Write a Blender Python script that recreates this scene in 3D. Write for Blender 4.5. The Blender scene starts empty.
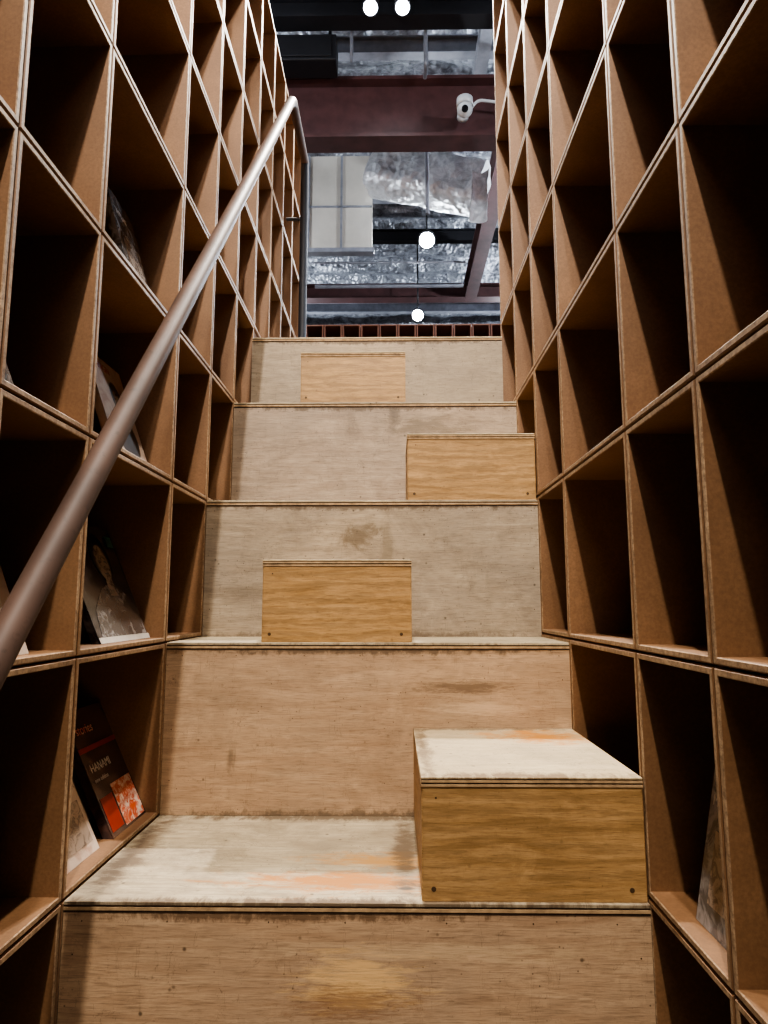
import bpy, bmesh, math, random
from mathutils import Vector, Matrix, noise as mn
random.seed(7)
C=0.907
XL,XR=-0.567,0.433
SY=[1.2407,1.722,2.036,2.34,2.612]
SZ=[C-0.502,C-0.0923,C+0.3135,C+0.7107,C+1.062]
scene=bpy.context.scene

# ---------------- material helpers ----------------
def newmat(name):
    m=bpy.data.materials.new(name); m.use_nodes=True
    nt=m.node_tree; b=nt.nodes['Principled BSDF']
    return m,nt,b
def coords(nt,scale=(1,1,1),loc=(0,0,0)):
    tc=nt.nodes.new('ShaderNodeTexCoord'); mp=nt.nodes.new('ShaderNodeMapping')
    mp.inputs['Scale'].default_value=scale; mp.inputs['Location'].default_value=loc
    nt.links.new(tc.outputs['Object'],mp.inputs['Vector']); return mp.outputs['Vector']
def noise(nt,vec,scale,detail=5,rough=.55,dist=0):
    n=nt.nodes.new('ShaderNodeTexNoise'); n.inputs['Scale'].default_value=scale
    n.inputs['Detail'].default_value=detail; n.inputs['Roughness'].default_value=rough
    n.inputs['Distortion'].default_value=dist
    nt.links.new(vec,n.inputs['Vector']); return n.outputs['Fac']
def maprange(nt,v,a,b,c=0,d=1):
    n=nt.nodes.new('ShaderNodeMapRange'); n.inputs[1].default_value=a; n.inputs[2].default_value=b
    n.inputs[3].default_value=c; n.inputs[4].default_value=d
    nt.links.new(v,n.inputs[0]); return n.outputs[0]
def mix(nt,f,a,b,mode='MIX'):
    n=nt.nodes.new('ShaderNodeMix'); n.data_type='RGBA'; n.blend_type=mode
    for k,v in ((0,f),(6,a),(7,b)):
        if isinstance(v,(int,float)): n.inputs[k].default_value=v
        elif isinstance(v,tuple): n.inputs[k].default_value=v+(1,) if len(v)==3 else v
        else: nt.links.new(v,n.inputs[k])
    return n.outputs[2]
def mth(nt,op,a,b=0.0):
    n=nt.nodes.new('ShaderNodeMath'); n.operation=op
    for i,v in enumerate((a,b)):
        if isinstance(v,(int,float)): n.inputs[i].default_value=v
        else: nt.links.new(v,n.inputs[i])
    return n.outputs[0]
def bump(nt,b,h,strength=.2,dist=.002):
    n=nt.nodes.new('ShaderNodeBump'); n.inputs['Strength'].default_value=strength; n.inputs['Distance'].default_value=dist
    nt.links.new(h,n.inputs['Height']); nt.links.new(n.outputs['Normal'],b.inputs['Normal'])
def srgb(r,g,b):
    f=lambda c:((c/255)/12.92 if c/255<=.04045 else ((c/255+.055)/1.055)**2.4)
    return (f(r),f(g),f(b))
def plain(name,col,rough=.6,metal=0,var=.12,scale=30,bmp=.05):
    m,nt,b=newmat(name); v=coords(nt)
    n=noise(nt,v,scale)
    lo=tuple(c*(1-var) for c in col); hi=tuple(min(1,c*(1+var)) for c in col)
    nt.links.new(mix(nt,maprange(nt,n,.3,.7),lo,hi),b.inputs['Base Color'])
    b.inputs['Roughness'].default_value=rough; b.inputs['Metallic'].default_value=metal
    if bmp: bump(nt,b,n,bmp)
    return m
def stain_factor(nt,cen,rad,strength,nscale=(1,1,1)):
    v=coords(nt)
    s=nt.nodes.new('ShaderNodeVectorMath'); s.operation='SUBTRACT'; nt.links.new(v,s.inputs[0]); s.inputs[1].default_value=cen
    d=nt.nodes.new('ShaderNodeVectorMath'); d.operation='DIVIDE'; nt.links.new(s.outputs[0],d.inputs[0]); d.inputs[1].default_value=rad
    l=nt.nodes.new('ShaderNodeVectorMath'); l.operation='LENGTH'; nt.links.new(d.outputs[0],l.inputs[0])
    nz=noise(nt,coords(nt,nscale),14,8,.75,.4)
    t=mth(nt,'ADD',l.outputs['Value'],mth(nt,'MULTIPLY',mth(nt,'SUBTRACT',nz,.5),3.8))
    return maprange(nt,t,1.0,.3,0,strength)
def plywood(name,c_lo,c_hi,stretch=(1.2,14,14),grey=(.3,.27,.24),greyamt=.5,stains=(),rough=.6,fine=.6,ring=0,marks=.85,grime=.6,scr=.6):
    m,nt,b=newmat(name)
    g=noise(nt,coords(nt,stretch),3.2,8,.65,1.2)
    col=mix(nt,maprange(nt,g,.32,.66),c_lo,c_hi)
    big=noise(nt,coords(nt,(1,1,1.6)),3.0,8,.65,.5)
    col=mix(nt,maprange(nt,big,.44,.62,0,greyamt),col,grey)
    big2=noise(nt,coords(nt,(1.0,1.2,1.3),(5,3,1)),4.5,10,.78,.5)
    col=mix(nt,maprange(nt,big2,.49,.68,0,grime),col,tuple(c*.5 for c in c_lo))
    big3=noise(nt,coords(nt,(1.5,2,2),(2,8,4)),6,9,.75,.6)
    col=mix(nt,maprange(nt,big3,.54,.68,0,.4),col,tuple(min(1,c*1.25) for c in c_hi))
    f=noise(nt,coords(nt,(stretch[0]*5,stretch[1]*7,stretch[2]*7)),4,5,.65,.2)
    col=mix(nt,maprange(nt,f,.50,.68,0,fine),col,tuple(c*.42 for c in c_lo))
    for (sc_,lo_,th,k) in (((9,2,1.2),(1,7,3),.62,scr),((1.3,2,8),(4,1,9),.60,scr*.8),((4,3,3),(8,2,5),.64,scr*.8)):
        s1=noise(nt,coords(nt,sc_,lo_),6,4,.55,1.2)
        band=maprange(nt,mth(nt,'ABSOLUTE',mth(nt,'SUBTRACT',s1,th)),.006,.0,0,k)
        col=mix(nt,band,col,tuple(c*.3 for c in c_lo))
    for (vs,g0) in ((26,.50),(60,.48)):
        vo=nt.nodes.new('ShaderNodeTexVoronoi'); vo.inputs['Scale'].default_value=vs
        nt.links.new(coords(nt),vo.inputs['Vector'])
        gate=maprange(nt,noise(nt,coords(nt,(1,1,1),(vs,0,0)),9,3),g0,g0+.08)
        sp=mth(nt,'MULTIPLY',maprange(nt,vo.outputs['Distance'],.12,.05,0,marks),gate)
        col=mix(nt,sp,col,tuple(c*.22 for c in c_lo))
    if ring:
        w=nt.nodes.new('ShaderNodeTexWave'); w.wave_type='BANDS'; w.bands_direction='Z'
        w.inputs['Scale'].default_value=6.5; w.inputs['Distortion'].default_value=11; w.inputs['Detail'].default_value=6; w.inputs['Detail Scale'].default_value=1.6; w.inputs['Detail Roughness'].default_value=.65
        nt.links.new(coords(nt,(.35,1.3,1.7)),w.inputs['Vector'])
        col=mix(nt,maprange(nt,w.outputs['Fac'],.35,.9,0,ring),col,tuple(c*.5 for c in c_lo))
    for (cen,rad,sc,st,ns) in stains:
        col=mix(nt,stain_factor(nt,cen,rad,st,ns),col,sc)
    nt.links.new(col,b.inputs['Base Color'])
    nt.links.new(maprange(nt,g,.3,.7,rough-.08,rough+.1),b.inputs['Roughness'])
    bump(nt,b,mth(nt,'ADD',g,f),.25,.002)
    return m

GP=srgb(144,130,114)
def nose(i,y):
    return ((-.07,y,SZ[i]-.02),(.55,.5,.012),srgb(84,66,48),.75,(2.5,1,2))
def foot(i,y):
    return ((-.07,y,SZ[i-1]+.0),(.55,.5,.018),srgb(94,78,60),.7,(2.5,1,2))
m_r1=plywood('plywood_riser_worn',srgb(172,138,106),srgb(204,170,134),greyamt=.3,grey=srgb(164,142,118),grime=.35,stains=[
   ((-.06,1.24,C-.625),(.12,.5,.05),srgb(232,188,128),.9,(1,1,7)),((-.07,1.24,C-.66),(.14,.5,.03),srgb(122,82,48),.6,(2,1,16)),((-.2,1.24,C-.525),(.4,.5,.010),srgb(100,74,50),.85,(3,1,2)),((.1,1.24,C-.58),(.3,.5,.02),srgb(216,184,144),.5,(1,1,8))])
m_r2=plywood('plywood_riser_tan',srgb(168,136,106),srgb(198,166,132),greyamt=.3,grey=srgb(160,140,116),grime=.4,stains=[
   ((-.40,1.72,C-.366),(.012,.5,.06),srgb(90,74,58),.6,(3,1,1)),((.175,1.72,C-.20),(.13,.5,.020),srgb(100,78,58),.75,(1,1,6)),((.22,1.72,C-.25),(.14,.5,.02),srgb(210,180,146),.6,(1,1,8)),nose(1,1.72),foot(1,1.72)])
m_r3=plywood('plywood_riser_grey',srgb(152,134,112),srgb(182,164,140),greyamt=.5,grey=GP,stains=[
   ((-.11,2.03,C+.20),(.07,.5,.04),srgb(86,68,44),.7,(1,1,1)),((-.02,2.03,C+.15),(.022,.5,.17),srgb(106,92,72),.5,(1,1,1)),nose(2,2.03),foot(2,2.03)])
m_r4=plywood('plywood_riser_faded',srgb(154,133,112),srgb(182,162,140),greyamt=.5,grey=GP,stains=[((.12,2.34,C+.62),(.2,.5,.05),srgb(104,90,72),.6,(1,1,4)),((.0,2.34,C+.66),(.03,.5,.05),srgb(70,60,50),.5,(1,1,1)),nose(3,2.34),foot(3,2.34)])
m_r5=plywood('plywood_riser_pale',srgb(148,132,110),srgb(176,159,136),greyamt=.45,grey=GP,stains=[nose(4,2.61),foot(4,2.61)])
m_tread=plywood('plywood_tread',srgb(162,144,116),srgb(200,184,154),stretch=(1.2,16,10),greyamt=.7,grey=srgb(136,122,102),fine=.45,grime=.7,
   stains=[((-.09,1.33,SZ[0]),(.22,.06,.5),srgb(184,118,40),.9,(1,2.5,1)),((-.02,1.44,SZ[0]),(.15,.05,.5),srgb(188,136,66),.8,(1,2.5,1)),((.02,1.30,SZ[0]),(.016,.008,.5),srgb(80,74,68),.9,(0,0,0)),
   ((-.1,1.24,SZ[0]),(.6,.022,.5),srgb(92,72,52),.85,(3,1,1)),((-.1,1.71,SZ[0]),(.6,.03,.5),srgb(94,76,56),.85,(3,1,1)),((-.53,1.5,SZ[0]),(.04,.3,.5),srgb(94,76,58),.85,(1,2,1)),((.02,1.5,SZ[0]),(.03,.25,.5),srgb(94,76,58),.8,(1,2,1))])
m_oak=plywood('plywood_oak',srgb(160,122,74),srgb(196,156,104),stretch=(1.6,10,16),greyamt=.2,grey=srgb(152,120,80),fine=.6,ring=.4,rough=.5,marks=.4,grime=.3,scr=.2)
m_oaktop=plywood('plywood_block_top',srgb(182,160,122),srgb(210,190,154),stretch=(1.2,16,10),greyamt=.5,grey=srgb(166,148,120),fine=.4,grime=.4,
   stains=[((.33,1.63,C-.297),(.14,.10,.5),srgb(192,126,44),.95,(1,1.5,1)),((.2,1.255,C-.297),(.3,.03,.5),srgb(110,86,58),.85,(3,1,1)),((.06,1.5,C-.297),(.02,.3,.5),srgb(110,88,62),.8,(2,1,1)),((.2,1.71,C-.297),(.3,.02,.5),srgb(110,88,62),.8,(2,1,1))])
m_edge_l=plain('ply_edge_light',srgb(170,140,104),.7,var=.35,scale=60)
m_edge_d=plain('ply_edge_dark',srgb(60,42,28),.8,var=.3,scale=60)
m_screw=plain('screw_metal',srgb(84,64,44),.5,.3)

m_mdf,nt,b=newmat('brown_fibreboard')
n1=noise(nt,coords(nt),180,3,.7); n2=noise(nt,coords(nt),5,6,.65)
col=mix(nt,maprange(nt,n2,.3,.7),srgb(112,80,52),srgb(138,102,70))
col=mix(nt,maprange(nt,n1,.35,.65,0,.4),col,srgb(84,57,36))
nt.links.new(col,b.inputs['Base Color']); b.inputs['Roughness'].default_value=.54
bump(nt,b,n1,.06,.001)
m_mdfe,nt,b=newmat('fibreboard_edge')
n1=noise(nt,coords(nt),90,5,.75); n2=noise(nt,coords(nt),9,6,.7)
col=mix(nt,maprange(nt,n2,.3,.7),srgb(130,102,74),srgb(190,160,126))
col=mix(nt,maprange(nt,n1,.42,.62,0,.7),col,srgb(90,64,44))
nt.links.new(col,b.inputs['Base Color']); b.inputs['Roughness'].default_value=.6

# ---------------- mesh helpers ----------------
def obj_from_bm(name,bm,mats,parent=None,smooth=False):
    me=bpy.data.meshes.new(name); bm.to_mesh(me); bm.free()
    for m in (mats if isinstance(mats,(list,tuple)) else [mats]): me.materials.append(m)
    if smooth:
        for p in me.polygons: p.use_smooth=True
    o=bpy.data.objects.new(name,me); scene.collection.objects.link(o)
    if parent: o.parent=parent
    return o
def add_box(bm,a,b_,mat=0,bev=0):
    r=bmesh.ops.create_cube(bm,size=1)
    vs=r['verts']
    for v in vs:
        v.co=Vector(((a[i]+b_[i])/2+v.co[i]*(b_[i]-a[i]) for i in range(3)))
    fs=set(f for v in vs for f in v.link_faces)
    for f in fs: f.material_index=mat
    if bev:
        es=list(set(e for v in vs for e in v.link_edges))
        rr=bmesh.ops.bevel(bm,geom=es,offset=bev,segments=2,affect='EDGES',profile=.5)
        for f in rr['faces']: f.material_index=mat
def box(name,a,b_,mat,parent=None,bev=0):
    bm=bmesh.new(); add_box(bm,a,b_,0,bev); return obj_from_bm(name,bm,mat,parent)
def empty(name,loc=(0,0,0)):
    e=bpy.data.objects.new(name,None); scene.collection.objects.link(e); e.location=loc; e.empty_display_size=.1; return e
def cyl(bm,p0,p1,r,seg=16,mat=0,r2=None):
    p0=Vector(p0);p1=Vector(p1);d=p1-p0
    M=Matrix.Translation((p0+p1)/2)@d.to_track_quat('Z','Y').to_matrix().to_4x4()
    rr=bmesh.ops.create_cone(bm,cap_ends=True,segments=seg,radius1=r,radius2=r if r2 is None else r2,depth=d.length,matrix=M)
    for f in set(f for v in rr['verts'] for f in v.link_faces): f.material_index=mat; f.smooth=len(f.verts)==4
def tube(name,pts,r,mat,parent=None,fillet=None):
    cu=bpy.data.curves.new(name,'CURVE'); cu.dimensions='3D'; cu.bevel_depth=r; cu.bevel_resolution=6; cu.use_fill_caps=True
    P=[Vector(p) for p in pts]; out=[P[0]]
    for i in range(1,len(P)-1):
        f=fillet or r*2
        a=P[i]+(P[i-1]-P[i]).normalized()*f; c=P[i]+(P[i+1]-P[i]).normalized()*f
        for k in range(9):
            t=k/8; out.append(a*(1-t)**2+P[i]*2*t*(1-t)+c*t*t)
    out.append(P[-1])
    s=cu.splines.new('POLY'); s.points.add(len(out)-1)
    for q,p in zip(s.points,out): q.co=(*p,1)
    cu.materials.append(mat)
    o=bpy.data.objects.new(name,cu); scene.collection.objects.link(o)
    dg=bpy.context.evaluated_depsgraph_get(); me=bpy.data.meshes.new_from_object(o.evaluated_get(dg))
    for p in me.polygons:p.use_smooth=True
    bpy.data.objects.remove(o)
    o=bpy.data.objects.new(name,me); scene.collection.objects.link(o)
    if parent:o.parent=parent
    return o

# ---------------- staircase ----------------
stair=empty('staircase')
rm=[m_r1,m_r2,m_r3,m_r4,m_r5]
prevz=0
T=.018
for i in range(5):
    y0=SY[i]; y1=SY[i+1] if i<4 else 2.66
    z=SZ[i]
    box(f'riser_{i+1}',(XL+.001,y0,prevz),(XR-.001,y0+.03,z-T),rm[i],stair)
    box(f'carcass_{i+1}',(XL+.004,y0+.03,0),(XR-.004,y1+.029,z-T-.001),m_edge_d,stair)
    bm=bmesh.new()
    add_box(bm,(XL+.001,y0-.001,z-T),(XR-.001,y1-.001,z-T+.004),1)
    add_box(bm,(XL+.001,y0-.0025,z-T+.004),(XR-.001,y1-.001,z-.009),0)
    add_box(bm,(XL+.001,y0-.001,z-.009),(XR-.001,y1-.001,z-.006),1)
    add_box(bm,(XL+.001,y0-.0025,z-.006),(XR-.001,y1-.001,z),2,.001)
    obj_from_bm(f'tread_{i+1}',bm,[m_edge_l,m_edge_d,m_tread],stair)
    bm=bmesh.new()
    for k in range(7):
        x=XL+.04+k*(XR-XL-.08)/6+random.uniform(-.02,.02)
        cyl(bm,(x,y0-.0006,z-T-.014),(x,y0+.002,z-T-.014),.0014,8)
    for k in range(3):
        for x in (XL+.02,XR-.02):
            q=prevz+.08+k*.12
            cyl(bm,(x,y0-.0006,q),(x,y0+.002,q),.0014,8)
    obj_from_bm(f'nails_{i+1}',bm,m_screw,stair)
    prevz=z

def block(x0,x1,y0,y1,z0,z1):
    e=empty('step_block')
    bm=bmesh.new()
    add_box(bm,(x0+.002,y0,z0),(x1-.002,y0+.018,z1-.016),0,.0008)
    obj_from_bm('front_panel',bm,m_oak,e)
    bm=bmesh.new()
    add_box(bm,(x0,y0+.003,z0),(x0+.018,y1,z1-.016),0)
    add_box(bm,(x1-.018,y0+.003,z0),(x1,y1,z1-.016),0)
    obj_from_bm('side_panels',bm,m_oak,e)
    bm=bmesh.new()
    add_box(bm,(x0-.001,y0-.002,z1-.016),(x1,y1,z1-.012),0)
    add_box(bm,(x0,y0,z1-.012),(x1,y1,z1-.009),1)
    add_box(bm,(x0-.001,y0-.002,z1-.009),(x1,y1,z1-.005),0)
    add_box(bm,(x0,y0,z1-.005),(x1,y1,z1-.0035),1)
    add_box(bm,(x0-.001,y0-.002,z1-.0035),(x1,y1,z1),2,.001)
    obj_from_bm('top_panel',bm,[m_edge_l,m_edge_d,m_oaktop],e)
    bm=bmesh.new()
    for x in (x0+.02,x1-.026):
        cyl(bm,(x,y0-.0006,z0+.02),(x,y0+.002,z0+.02),.0042,14)
    cyl(bm,(x0+.025,y0-.0006,z1-.035),(x0+.025,y0+.002,z1-.035),.0018,10)
    obj_from_bm('screws',bm,m_screw,e)
block(.047,.431,1.246,1.720,SZ[0]+.0002,C-.2976)
block(-.332,.044,1.727,2.034,SZ[1]+.0002,C+.1137)
block(.042,.430,2.042,2.338,SZ[2]+.0002,C+.520)
block(-.332,.042,2.346,2.610,SZ[3]+.0002,C+.899)

# ---------------- bookshelves ----------------
def cells(bm,side,ys,zs,X,depth=.30,t=.0115,g=.0012):
    s=side
    for (y0,y1) in zip(ys[:-1],ys[1:]):
        for (z0,z1) in zip(zs[:-1],zs[1:]):
            def ring(d,inset):
                x=X+s*d; i=inset
                return [bm.verts.new((x,y0+i,z0+i)),bm.verts.new((x,y1-i,z0+i)),bm.verts.new((x,y1-i,z1-i)),bm.verts.new((x,y0+i,z1-i))]
            rs=[ring(depth,g),ring(.004,g),ring(0,g+.0028),ring(0,g+t-.0015),ring(.0015,g+t),ring(depth-.01,g+t)]
            ms=[0,0,1,1,0]
            for k in range(5):
                a,b2=rs[k],rs[k+1]
                for j in range(4):
                    f=bm.faces.new((a[j],a[(j+1)%4],b2[(j+1)%4],b2[j])); f.material_index=ms[k]
            f=bm.faces.new(rs[5]); f.material_index=0
            f=bm.faces.new(rs[0][::-1]); f.material_index=0
    bmesh.ops.recalc_face_normals(bm,faces=bm.faces)
p=.405
low=C-.502
zs_all=[low-p+.001,low]+[C-.0923,C+.3135]+[C+.3135+p*k for k in range(1,7)]
zs_R=[low-p+.009,low+.008,C-.082,C+.326]+[C+.320+p*k for k in range(1,7)]
ysR=[-.86,-.55,-.25,.055,.355,.655,.955,1.253,1.722,2.036,2.34,2.645]
ysL=[-.86,-.55,-.25,.055,.34,.64,.94,1.235,1.712,2.036,2.34,2.645]
bm=bmesh.new(); cells(bm,-1,ysL,zs_all,XL)
zs_up=[C+.3135+p*k for k in range(2,7)]
ysF=[2.647+.311*k for k in range(0,6)]
cells(bm,-1,ysF,zs_up,XL)
add_box(bm,(XL-.3,2.648,SZ[4]),(XL-.01,4.2,zs_up[0]-.001),0)
obj_from_bm('bookshelf',bm,[m_mdf,m_mdfe])
bm=bmesh.new(); cells(bm,1,ysR,zs_R,XR)
add_box(bm,(XR+.01,-.86,0),(XR+.3,2.645,zs_R[0]-.001),0)
obj_from_bm('bookshelf',bm,[m_mdf,m_mdfe])
bm=bmesh.new()
zf=SZ[4]
cells(bm,1,[-2.4+.135*k for k in range(36)],[zf,zf+.32,zf+.64,zf+.97],0,depth=.28)
for v in bm.verts:
    v.co=Vector((v.co.y,4.75+v.co.x,v.co.z))
bmesh.ops.recalc_face_normals(bm,faces=bm.faces)
m_red=plain('red_brown_board',srgb(116,72,58),.6)
m_rede=plain('red_brown_edge',srgb(164,118,100),.6)
obj_from_bm('low_bookcase',bm,[m_red,m_rede])

# ---------------- handrail ----------------
m_rail,nt,b=newmat('painted_steel_brown')
n=noise(nt,coords(nt),60,5,.6); nb=noise(nt,coords(nt),7,4)
col=mix(nt,maprange(nt,nb,.3,.7),srgb(68,52,44),srgb(88,68,58))
col=mix(nt,maprange(nt,n,.58,.72,0,.5),col,srgb(46,36,30))
nt.links.new(col,b.inputs['Base Color']); b.inputs['Roughness'].default_value=.55; b.inputs['Metallic'].default_value=.05; b.inputs['Specular IOR Level'].default_value=.25
bump(nt,b,n,.08,.001)
m_post=plain('steel_dark',srgb(34,36,44),.6,.1)
rail=empty('handrail')
RX=-.472
sl=1.157
def rz(y): return C-.064+(y-.816)*sl
tube('rail',[(RX,-.25,rz(-.25)),(RX,2.9,rz(2.9)),(RX,3.36,rz(2.9))],.021,m_rail,rail,.05)
tube('post',[(RX,3.36,SZ[4]),(RX,3.36,rz(2.9)+.005)],.021,m_post,rail)
tube('wall_bracket',[(XL+.002,3.36,C+2.02),(RX,3.36,C+2.02)],.010,m_post,rail)
bm=bmesh.new(); cyl(bm,(RX,3.36,SZ[4]),(RX,3.36,SZ[4]+.01),.05,24); obj_from_bm('base_flange',bm,m_post,rail)
tube('lower_post',[(RX,-.25,0),(RX,-.25,rz(-.25))],.021,m_rail,rail)

# ---------------- books ----------------
m_page=plain('paper_pages',srgb(222,214,196),.8,var=.06,scale=200)
def covermat(name,base,alt,rough=.2,scale=12,thr=(.45,.6)):
    m,nt,b=newmat(name); n=noise(nt,coords(nt,(1,1,1)),scale,5,.6,1.5)
    nt.links.new(mix(nt,maprange(nt,n,*thr),base,alt),b.inputs['Base Color'])
    b.inputs['Roughness'].default_value=rough; b.inputs['Coat Weight'].default_value=.7; b.inputs['Coat Roughness'].default_value=.12
    bump(nt,b,n,.25,.004)
    return m
m_white=plain('cover_print_white',srgb(210,204,196),.4)
m_skin=covermat('cover_print_photo',srgb(176,160,146),srgb(110,98,90),.25,40)
m_coat=covermat('cover_print_coat',srgb(90,86,86),srgb(160,156,154),.12,26,(.52,.62))
m_redp=plain('cover_print_red',srgb(150,46,36),.4)
m_orng=covermat('cover_print_orange',srgb(196,84,46),srgb(226,200,182),.3,60)
m_blk=plain('cover_print_black',srgb(24,22,24),.35)
m_teal=plain('cover_print_teal',srgb(70,130,125),.4)
def book(pos,side,w,h,t,lean,cover,art,yaw=0,title='TALES'):
    e=empty('book',pos)
    e.rotation_euler=(Matrix.Rotation(math.radians(90 if side<0 else -90)+yaw,3,'Z')@Matrix.Rotation(-lean,3,'X')).to_euler()
    bm=bmesh.new()
    add_box(bm,(-w/2,0,0),(w/2,.0025,h),0,.0008)
    add_box(bm,(-w/2,t-.0025,0),(w/2,t,h),0,.0008)
    add_box(bm,(-w/2,0,0),(-w/2+.003,t,h),0,.0008)
    obj_from_bm('cover',bm,cover,e)
    box('pages',(-w/2+.003,.0026,.003),(w/2-.003,t-.0026,h-.003),m_page,e)
    lay=[0]
    def patch(x0,z0,x1,z1,mat,nm='print',ell=False):
        lay[0]+=1; yy=-.0004-.0002*lay[0]
        bm=bmesh.new()
        if ell:
            vs=[bm.verts.new((((x0+x1)/2+(x1-x0)/2*math.cos(a))*w,yy,((z0+z1)/2+(z1-z0)/2*math.sin(a))*h)) for a in [k*math.pi/16 for k in range(32)]]
        else:
            vs=[bm.verts.new((x*w,yy,z*h)) for x,z in ((x0,z0),(x1,z0),(x1,z1),(x0,z1))]
        bm.faces.new(vs); obj_from_bm(nm,bm,mat,e)
    def poly(pts,mat,nm):
        lay[0]+=1; yy=-.0004-.0002*lay[0]
        bm=bmesh.new(); bm.faces.new([bm.verts.new((x*w,yy,z*h)) for x,z in pts]); obj_from_bm(nm,bm,mat,e)
    def text(s,x,z,size,mat):
        cu=bpy.data.curves.new('title','FONT'); cu.body=s; cu.size=size; cu.extrude=.0002; cu.align_x='LEFT'
        o=bpy.data.objects.new('title',cu); scene.collection.objects.link(o); cu.materials.append(mat)
        o.parent=e; o.location=(x*w,-.0028,z*h); o.rotation_euler=(math.pi/2,0,0)
    if art=='portrait':
        poly([(-.42,.05),(.48,.05),(.44,.30),(.30,.42),(.18,.47),(0,.47),(-.14,.42),(-.36,.26)],m_coat,'shoulders')
        poly([(.03,.38),(.17,.38),(.16,.56),(.04,.56)],m_skin,'neck')
        patch(-.08,.52,.27,.92,m_blk,'hair',True); patch(-.02,.50,.21,.82,m_skin,'face',True)
        patch(.025,.665,.075,.685,m_blk,'eye',True); patch(.125,.665,.175,.685,m_blk,'eye',True); patch(.065,.56,.135,.575,m_blk,'mouth',True)
        patch(-.5,.0,.5,.045,m_white,'label'); patch(.33,.82,.46,.92,m_teal,'sticker')
        text(title,-.46,.90,.02,m_white)
    elif art=='red':
        patch(-.5,.66,.5,.70,m_redp,'band'); patch(-.1,.02,.47,.36,m_orng,'picture'); patch(-.46,.04,-.14,.3,m_redp,'picture_panel')
        text(title,-.42,.5,.026,m_white); text('new edition',-.42,.42,.014,m_white); text('stories',-.42,.8,.03,m_orng)
    elif art=='white':
        patch(-.3,.05,.35,.5,m_blk,'figure',True); patch(-.1,.5,.22,.8,m_blk,'hair',True); patch(-.05,.45,.16,.72,m_skin,'face',True); text(title,-.4,.86,.026,m_redp)
    elif art=='teal':
        patch(-.5,.78,.5,1,m_teal,'band'); patch(-.25,.1,.3,.6,m_white,'picture'); text(title,-.4,.64,.024,m_white)
    elif art=='gift':
        patch(-.4,.1,.42,.5,m_skin,'picture'); text(title,-.4,.7,.03,m_redp)
    elif art=='plain':
        patch(-.3,.15,.4,.6,m_skin,'picture'); text(title,-.4,.75,.022,m_white)
    return e
cb=covermat('cover_charcoal',srgb(40,38,40),srgb(88,84,84),.12)
cw=covermat('cover_ivory',srgb(206,188,172),srgb(180,150,132),.3)
cr=covermat('cover_dark_plum',srgb(60,46,46),srgb(96,70,62))
cg=covermat('cover_grey',srgb(90,90,92),srgb(160,160,162),.15,20)
sh=lambda z:z+.0128
book((-.598,1.545,sh(C-.0923)),-1,.28,.29,.018,math.radians(24),cb,'portrait',title='VOICES')
book((-.656,1.53,sh(C-.0923)),-1,.26,.27,.02,math.radians(23),cw,'teal',title='LAND')
book((-.592,1.605,sh(C-.502)),-1,.19,.285,.022,math.radians(26),cr,'red',title='HANAMI')
book((-.655,1.56,sh(C-.502)),-1,.18,.27,.022,math.radians(25),cg,'teal',title='HOME')
book((-.60,1.375,sh(C-.502)),-1,.17,.215,.015,math.radians(26),cw,'gift',title='gift')
book((-.612,1.585,sh(C+.3135)),-1,.20,.28,.02,math.radians(20),cw,'white',title='DESIGN')
book((-.606,1.565,sh(C+.7185)),-1,.15,.27,.02,math.radians(16),cg,'plain',title='ATLAS')
book((-.60,1.05,sh(C-.0923)),-1,.17,.2,.015,math.radians(22),cw,'teal',title='NOTES')
book((-.60,1.0,sh(C+.3135)),-1,.10,.16,.015,math.radians(22),cg,'white',title='NOTES')
book((.466,1.065,sh(zs_R[1])),1,.15,.235,.02,math.radians(11),cg,'plain',title='MAPS')
book((.53,1.15,sh(zs_R[3])),1,.13,.19,.02,math.radians(18),cb,'red',title='MAPS')
book((-.60,3.95,sh(zs_up[1])),-1,.18,.25,.02,math.radians(15),cw,'teal',title='ART')
book((-.60,3.72,sh(zs_up[0])),-1,.18,.25,.02,math.radians(15),cr,'red',title='ART')

# ---------------- building shell ----------------
m_conc=plain('concrete_floor',srgb(96,90,84),.7,var=.2,scale=6)
m_wall=plain('wall_charcoal',srgb(50,48,54),.85,var=.15,scale=4)
m_beam=plain('beam_oxide_red',srgb(78,50,50),.5,.1,var=.3,scale=8)
m_dark=plain('steel_black',srgb(34,34,38),.5,.3)
m_galv=plain('galvanised_steel',srgb(138,140,148),.4,.4,var=.25,scale=10)
m_pan=plain('ceiling_panel_beige',srgb(172,166,156),.8,var=.08,scale=5)
def foilmat(name,lo,hi,metal,vs=22,bs=.7,rough=.34):
    m,nt,b=newmat(name)
    n=noise(nt,coords(nt),9,8,.7,.8); vo=nt.nodes.new('ShaderNodeTexVoronoi'); vo.inputs['Scale'].default_value=vs; nt.links.new(coords(nt),vo.inputs['Vector'])
    nt.links.new(mix(nt,maprange(nt,n,.35,.65),lo,hi),b.inputs['Base Color'])
    b.inputs['Metallic'].default_value=metal; b.inputs['Roughness'].default_value=rough
    bump(nt,b,mth(nt,'ADD',n,vo.outputs['Distance']),bs,.02)
    return m
m_foil=foilmat('foil_insulation',srgb(84,86,94),srgb(176,180,188),.6)
m_foil2=foilmat('foil_duct_wrap',srgb(186,188,190),srgb(240,242,244),.45,18,.6,.32)
box('floor',(-4,-3,-.1),(4,1.24,0),m_conc)
box('floor',(-4,2.662,SZ[4]-.15),(4,12,SZ[4]),m_conc)
box('wall_back',(-4,12,-.1),(4,12.15,C+4.6),m_wall)
box('wall_front',(-4,-3.15,-.1),(4,-3,C+4.6),m_wall)
box('wall_left',(-4.15,-3,-.1),(-4,12,C+4.6),m_wall)
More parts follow.
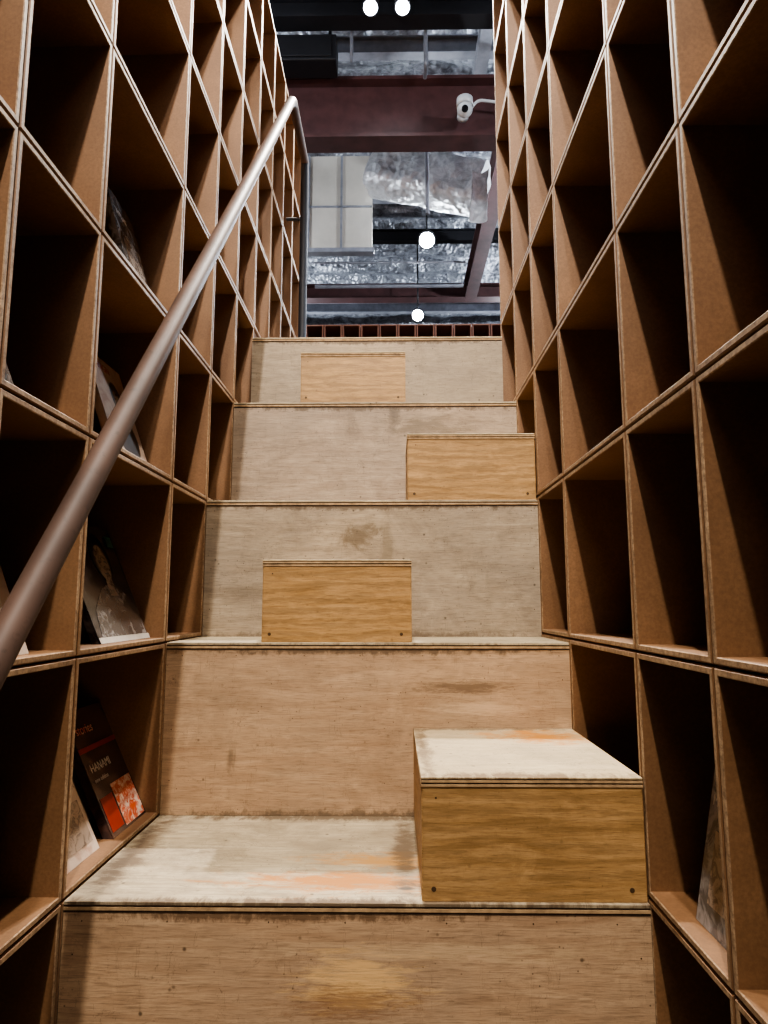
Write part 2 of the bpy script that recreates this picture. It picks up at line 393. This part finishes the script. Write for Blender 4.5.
box('wall_right',(4,-3,-.1),(4.15,12,C+4.6),m_wall)
def foil_grid(name,corner_fn,nu,nv,amp,freq,mat,seed=0,parent=None):
    bm=bmesh.new(); g=[]
    for i in range(nu+1):
        r=[]
        for j in range(nv+1):
            p_=Vector(corner_fn(i/nu,j/nv))
            q=p_*freq+Vector((seed,0,0))
            d=mn.noise_vector(q)*amp+mn.noise_vector(q*2.7)*amp*.4
            r.append(bm.verts.new(p_+d))
        g.append(r)
    for i in range(nu):
        for j in range(nv): bm.faces.new((g[i][j],g[i+1][j],g[i+1][j+1],g[i][j+1]))
    return obj_from_bm(name,bm,mat,parent)
foil_grid('ceiling',lambda u,v:(-4.1+8.2*u,-3.1+15.2*v,C+4.45+.045*math.sin(v*210)),100,420,.05,3.0,m_foil)
for k,y in enumerate([.2,1.6,3.0,4.62,5.1,6.5,7.3,9.2,10.0,10.8]):
    bm=bmesh.new(); z=C+4.12
    add_box(bm,(-3.98,y,z),(3.98,y+.08,z+.012)); add_box(bm,(-3.98,y+.03,z+.012),(3.98,y+.045,z+.13)); add_box(bm,(-3.98,y,z+.13),(3.98,y+.08,z+.142))
    obj_from_bm('roof_purlin',bm,m_galv if k%2 else m_dark)
def ibeam(name,a,b_,w,h,mat,tf=.025):
    a=Vector(a);b_=Vector(b_); bm=bmesh.new()
    if abs(b_.x-a.x)>abs(b_.y-a.y):
        for z0,z1 in ((0,tf),(h-tf,h)): add_box(bm,(a.x,a.y-w/2,a.z+z0),(b_.x,a.y+w/2,a.z+z1))
        add_box(bm,(a.x,a.y-.01,a.z+tf),(b_.x,a.y+.01,a.z+h-tf))
    else:
        for z0,z1 in ((0,tf),(h-tf,h)): add_box(bm,(a.x-w/2,a.y,a.z+z0),(a.x+w/2,b_.y,a.z+z1))
        add_box(bm,(a.x-.01,a.y,a.z+tf),(a.x+.01,b_.y,a.z+h-tf))
    return obj_from_bm(name,bm,mat)
ibeam('steel_beam',(-3.99,4.38,C+3.19),(3.99,4.38,C+3.19),.17,.46,m_beam)
ibeam('steel_beam',(-3.99,8.0,C+3.73),(3.99,8.0,C+3.73),.16,.18,m_beam,.02)
ibeam('steel_beam',(-3.99,10.4,C+4.05),(3.99,10.4,C+4.05),.16,.12,m_beam,.02)
ibeam('steel_beam',(.93,4.48,C+3.66),(.93,7.9,C+3.66),.14,.26,m_beam,.02)
ibeam('steel_beam',(.66,3.1,C+3.97),(.66,5.2,C+3.97),.09,.12,m_galv,.01)
ibeam('steel_beam',(-3.99,4.02,C+3.80),(3.99,4.02,C+3.80),.12,.16,m_dark,.015)
bm=bmesh.new()
add_box(bm,(-.95,4.09,C+3.60),(-.38,4.26,C+3.79),0,.008)
add_box(bm,(-.92,4.08,C+3.62),(-.41,4.09,C+3.77),0,.004)
for x in (-.9,-.43): add_box(bm,(x-.01,4.17,C+3.79),(x+.01,4.19,C+4.3),0)
obj_from_bm('junction_box',bm,m_dark)
tube('conduit_pipe',[(-.99,3.7,C+3.95),(.6,3.7,C+3.95)],.012,m_galv)
tube('conduit_pipe',[(-.28,4.14,C+4.3),(-.28,4.14,C+3.62)],.012,m_galv)
tube('conduit_pipe',[(.22,4.14,C+4.3),(.22,4.14,C+3.6),(.22,4.26,C+3.6)],.014,m_galv)
tube('conduit_pipe',[(.26,4.85,C+4.3),(.26,4.85,C+2.95)],.014,m_galv)
tube('conduit_pipe',[(-.9,7.4,C+3.62),(.8,7.4,C+3.62)],.02,m_galv)
tube('conduit_pipe',[(-.9,7.1,C+3.75),(.8,7.1,C+3.75)],.012,m_galv)
bm=bmesh.new()
add_box(bm,(-3.9,6.0,C+3.3),(-.2,6.06,C+4.25),0)
for x in [-3.6+.31*k for k in range(11)]:
    add_box(bm,(x,5.985,C+3.28),(x+.02,6.0,C+4.25),1)
add_box(bm,(-3.9,5.98,C+3.27),(-.18,6.07,C+3.31),1)
add_box(bm,(-3.9,5.985,C+3.72),(-.2,6.0,C+3.735),1)
obj_from_bm('bulkhead_panel',bm,[m_pan,m_galv])
# flat rectangular duct wrapped in crumpled foil, falling to the right
bl=empty('foil_wrapped_duct')
A0=Vector((-.16,5.55,C+3.80)); A1=Vector((.74,5.30,C+3.44))
ax=(A1-A0).normalized(); e1=ax.cross(Vector((0,1,0))).normalized(); e2=ax.cross(e1)
def sq(a,r1,r2):
    c,s=math.cos(a),math.sin(a)
    return e1*(r1*math.copysign(abs(c)**.45,c))+e2*(r2*math.copysign(abs(s)**.45,s))
def duct(u,v): return tuple(A0.lerp(A1,u)+sq(v*2*math.pi,.20,.16))
foil_grid('duct_body',duct,110,80,.022,6,m_foil2,3,bl)
for nm,A in (('duct_end_near',A0),('duct_end_far',A1)):
    foil_grid(nm,lambda u,v:tuple(A+sq(v*2*math.pi,.20,.16)*u),8,80,.022,6,m_foil2,3,bl)
def bf2(u,v):
    a=v*3.0-.2
    return (.67+.07*math.cos(a)+.03*u,5.06+.05*math.sin(a),C+3.02+.45*u)
foil_grid('loose_flap',bf2,36,30,.014,8,m_foil2,9,bl)

# security camera
m_wh=plain('white_plastic',srgb(196,198,200),.35,var=.03)
m_gl=plain('camera_glass',(.01,.01,.012),.08)
sc=empty('security_camera')
bm=bmesh.new()
cx,cz=.478,C+3.29
cyl(bm,(cx,4.292,cz+.03),(cx,4.25,cz+.03),.04,24); cyl(bm,(cx,4.25,cz+.03),(cx,4.15,cz+.035),.018,16)
cyl(bm,(cx,4.15,cz+.055),(cx,4.15,cz+.0),.054,28,0,.056)
obj_from_bm('mount',bm,m_wh,sc)
bm=bmesh.new(); bmesh.ops.create_uvsphere(bm,u_segments=28,v_segments=18,radius=.052,matrix=Matrix.Translation((cx,4.15,cz-.02))); obj_from_bm('head',bm,m_wh,sc,True)
bm=bmesh.new(); cyl(bm,(cx-.004,4.115,cz-.045),(cx-.006,4.094,cz-.056),.022,20); obj_from_bm('lens',bm,m_gl,sc)
tube('cable',[(cx+.03,4.26,cz+.04),(cx+.10,4.25,cz+.13),(cx+.3,4.25,cz+.10),(cx+.6,4.26,cz+.12)],.010,m_wh,sc,.04)

# ---------------- lights ----------------
def emis(name,col,st):
    m,nt,b=newmat(name); b.inputs['Emission Color'].default_value=(*col,1); b.inputs['Emission Strength'].default_value=st; b.inputs['Base Color'].default_value=(*col,1); return m
m_em=emis('led_emitter',(.86,.93,1),120)
m_emw=emis('led_emitter_warm',(1,.9,.78),30)
def lampobj(kind,loc,power,col,parent,rad=.05):
    L=bpy.data.lights.new('lamp',kind); L.energy=power; L.color=col; L.shadow_soft_size=rad
    o=bpy.data.objects.new('lamp',L); scene.collection.objects.link(o); o.location=loc; o.parent=parent; return o,L
def spotfix(loc,aim,power,ang=100,col=(1,.93,.84),drop=.4,r=.05,em=m_em,blend=.6,rad=.04):
    e=empty('track_spotlight')
    loc=Vector(loc); d=(Vector(aim)-loc).normalized()
    bm=bmesh.new()
    cyl(bm,loc-d*.13,loc,r,24,0)
    cyl(bm,loc-d*.17,loc-d*.13,r*.55,20,0,r*.95)
    up=loc-d*.07
    cyl(bm,up,up+Vector((0,0,drop)),.009,10,0)
    obj_from_bm('housing',bm,m_dark,e)
    bm=bmesh.new(); cyl(bm,loc+d*.001,loc+d*.004,r*.82,24); obj_from_bm('emitter',bm,em,e)
    o,L=lampobj('SPOT',loc+d*.012,power,col,e,rad); L.spot_size=math.radians(ang); L.spot_blend=blend
    o.rotation_euler=d.to_track_quat('-Z','Y').to_euler()
def fill_pendant(loc,power,col,r=.05,cord=.7):  # made-up bulb with point light, added as fill
    e=empty('added_fill_bulb')
    loc=Vector(loc)
    bm=bmesh.new(); bmesh.ops.create_uvsphere(bm,u_segments=20,v_segments=12,radius=r,matrix=Matrix.Translation(loc)); obj_from_bm('fill_globe',bm,m_em,e,True)
    bm=bmesh.new(); cyl(bm,loc+Vector((0,0,r*.9)),loc+Vector((0,0,r+.06)),r*.5,16); cyl(bm,loc+Vector((0,0,r+.06)),loc+Vector((0,0,cord)),.007,8); obj_from_bm('socket',bm,m_dark,e)
    lampobj('POINT',loc-Vector((0,0,r+.08)),power,col,e,.06)
W=(1,.93,.84)
CO=(.82,.9,1)
spotfix((-.14,3.8,C+3.70),(-.1,1.6,C),450,95,W)
spotfix((.06,3.8,C+3.70),(.1,2.2,C+.3),340,95,W)
spotfix((-.1,-.7,C+3.55),(-.05,1.75,C+.1),530,80,(1,.91,.80),em=m_emw)
spotfix((.1,1.1,C+3.7),(0,1.3,C-.5),290,110,W,em=m_emw)
spotfix((.34,6.5,C+3.67),(.2,3.5,C+1.6),200,120,CO,drop=.6,r=.09)
spotfix((.28,7.5,C+3.31),(.1,4.5,C+1.6),120,120,CO,drop=.9,r=.075)
fill_pendant((-2.0,5.2,C+3.3),80,CO)  # added fill, all out of view beyond the shelves, brightens ceiling and beams
fill_pendant((2.2,4.95,C+3.2),230,CO)
fill_pendant((-1.7,2.8,C+3.3),60,CO)
fill_pendant((1.9,2.6,C+3.2),70,CO)
fill_pendant((-1.8,9.0,C+3.2),150,CO)
fill_pendant((1.9,9.2,C+3.2),150,CO)
pl=empty('added_fill_panel')  # invented fixture behind the camera, soft fill for risers and shelf interiors
bm=bmesh.new(); add_box(bm,(-.8,-2.6,C+3.0),(.8,-1.6,C+3.05),0,.01); obj_from_bm('frame',bm,m_wh,pl)
for x in (-.7,.7): tube('hanger',[(x,-2.1,C+3.05),(x,-2.1,C+4.3)],.006,m_dark,pl)
L=bpy.data.lights.new('lamp','AREA'); L.energy=48; L.shape='RECTANGLE'; L.size=1.5; L.size_y=.9; L.color=(1,.92,.82)
o=bpy.data.objects.new('lamp',L); scene.collection.objects.link(o); o.location=(0,-2.1,C+2.98); o.rotation_euler=(math.radians(35),0,0); o.parent=pl
w=bpy.data.worlds.new('world'); scene.world=w; w.use_nodes=True
w.node_tree.nodes['Background'].inputs[0].default_value=(.6,.55,.5,1); w.node_tree.nodes['Background'].inputs[1].default_value=.1

# ---------------- camera ----------------
cam=bpy.data.cameras.new('camera'); co=bpy.data.objects.new('camera',cam); scene.collection.objects.link(co)
cam.sensor_fit='VERTICAL'; cam.sensor_height=36; cam.lens=24; cam.clip_start=.02
co.location=(0,0,C); co.rotation_euler=(math.radians(90+7.76),0,math.radians(.84))
scene.camera=co
scene.view_settings.view_transform='AgX'
try: scene.view_settings.look='AgX - Medium High Contrast'
except Exception as ex: print(ex)
scene.view_settings.exposure=.62
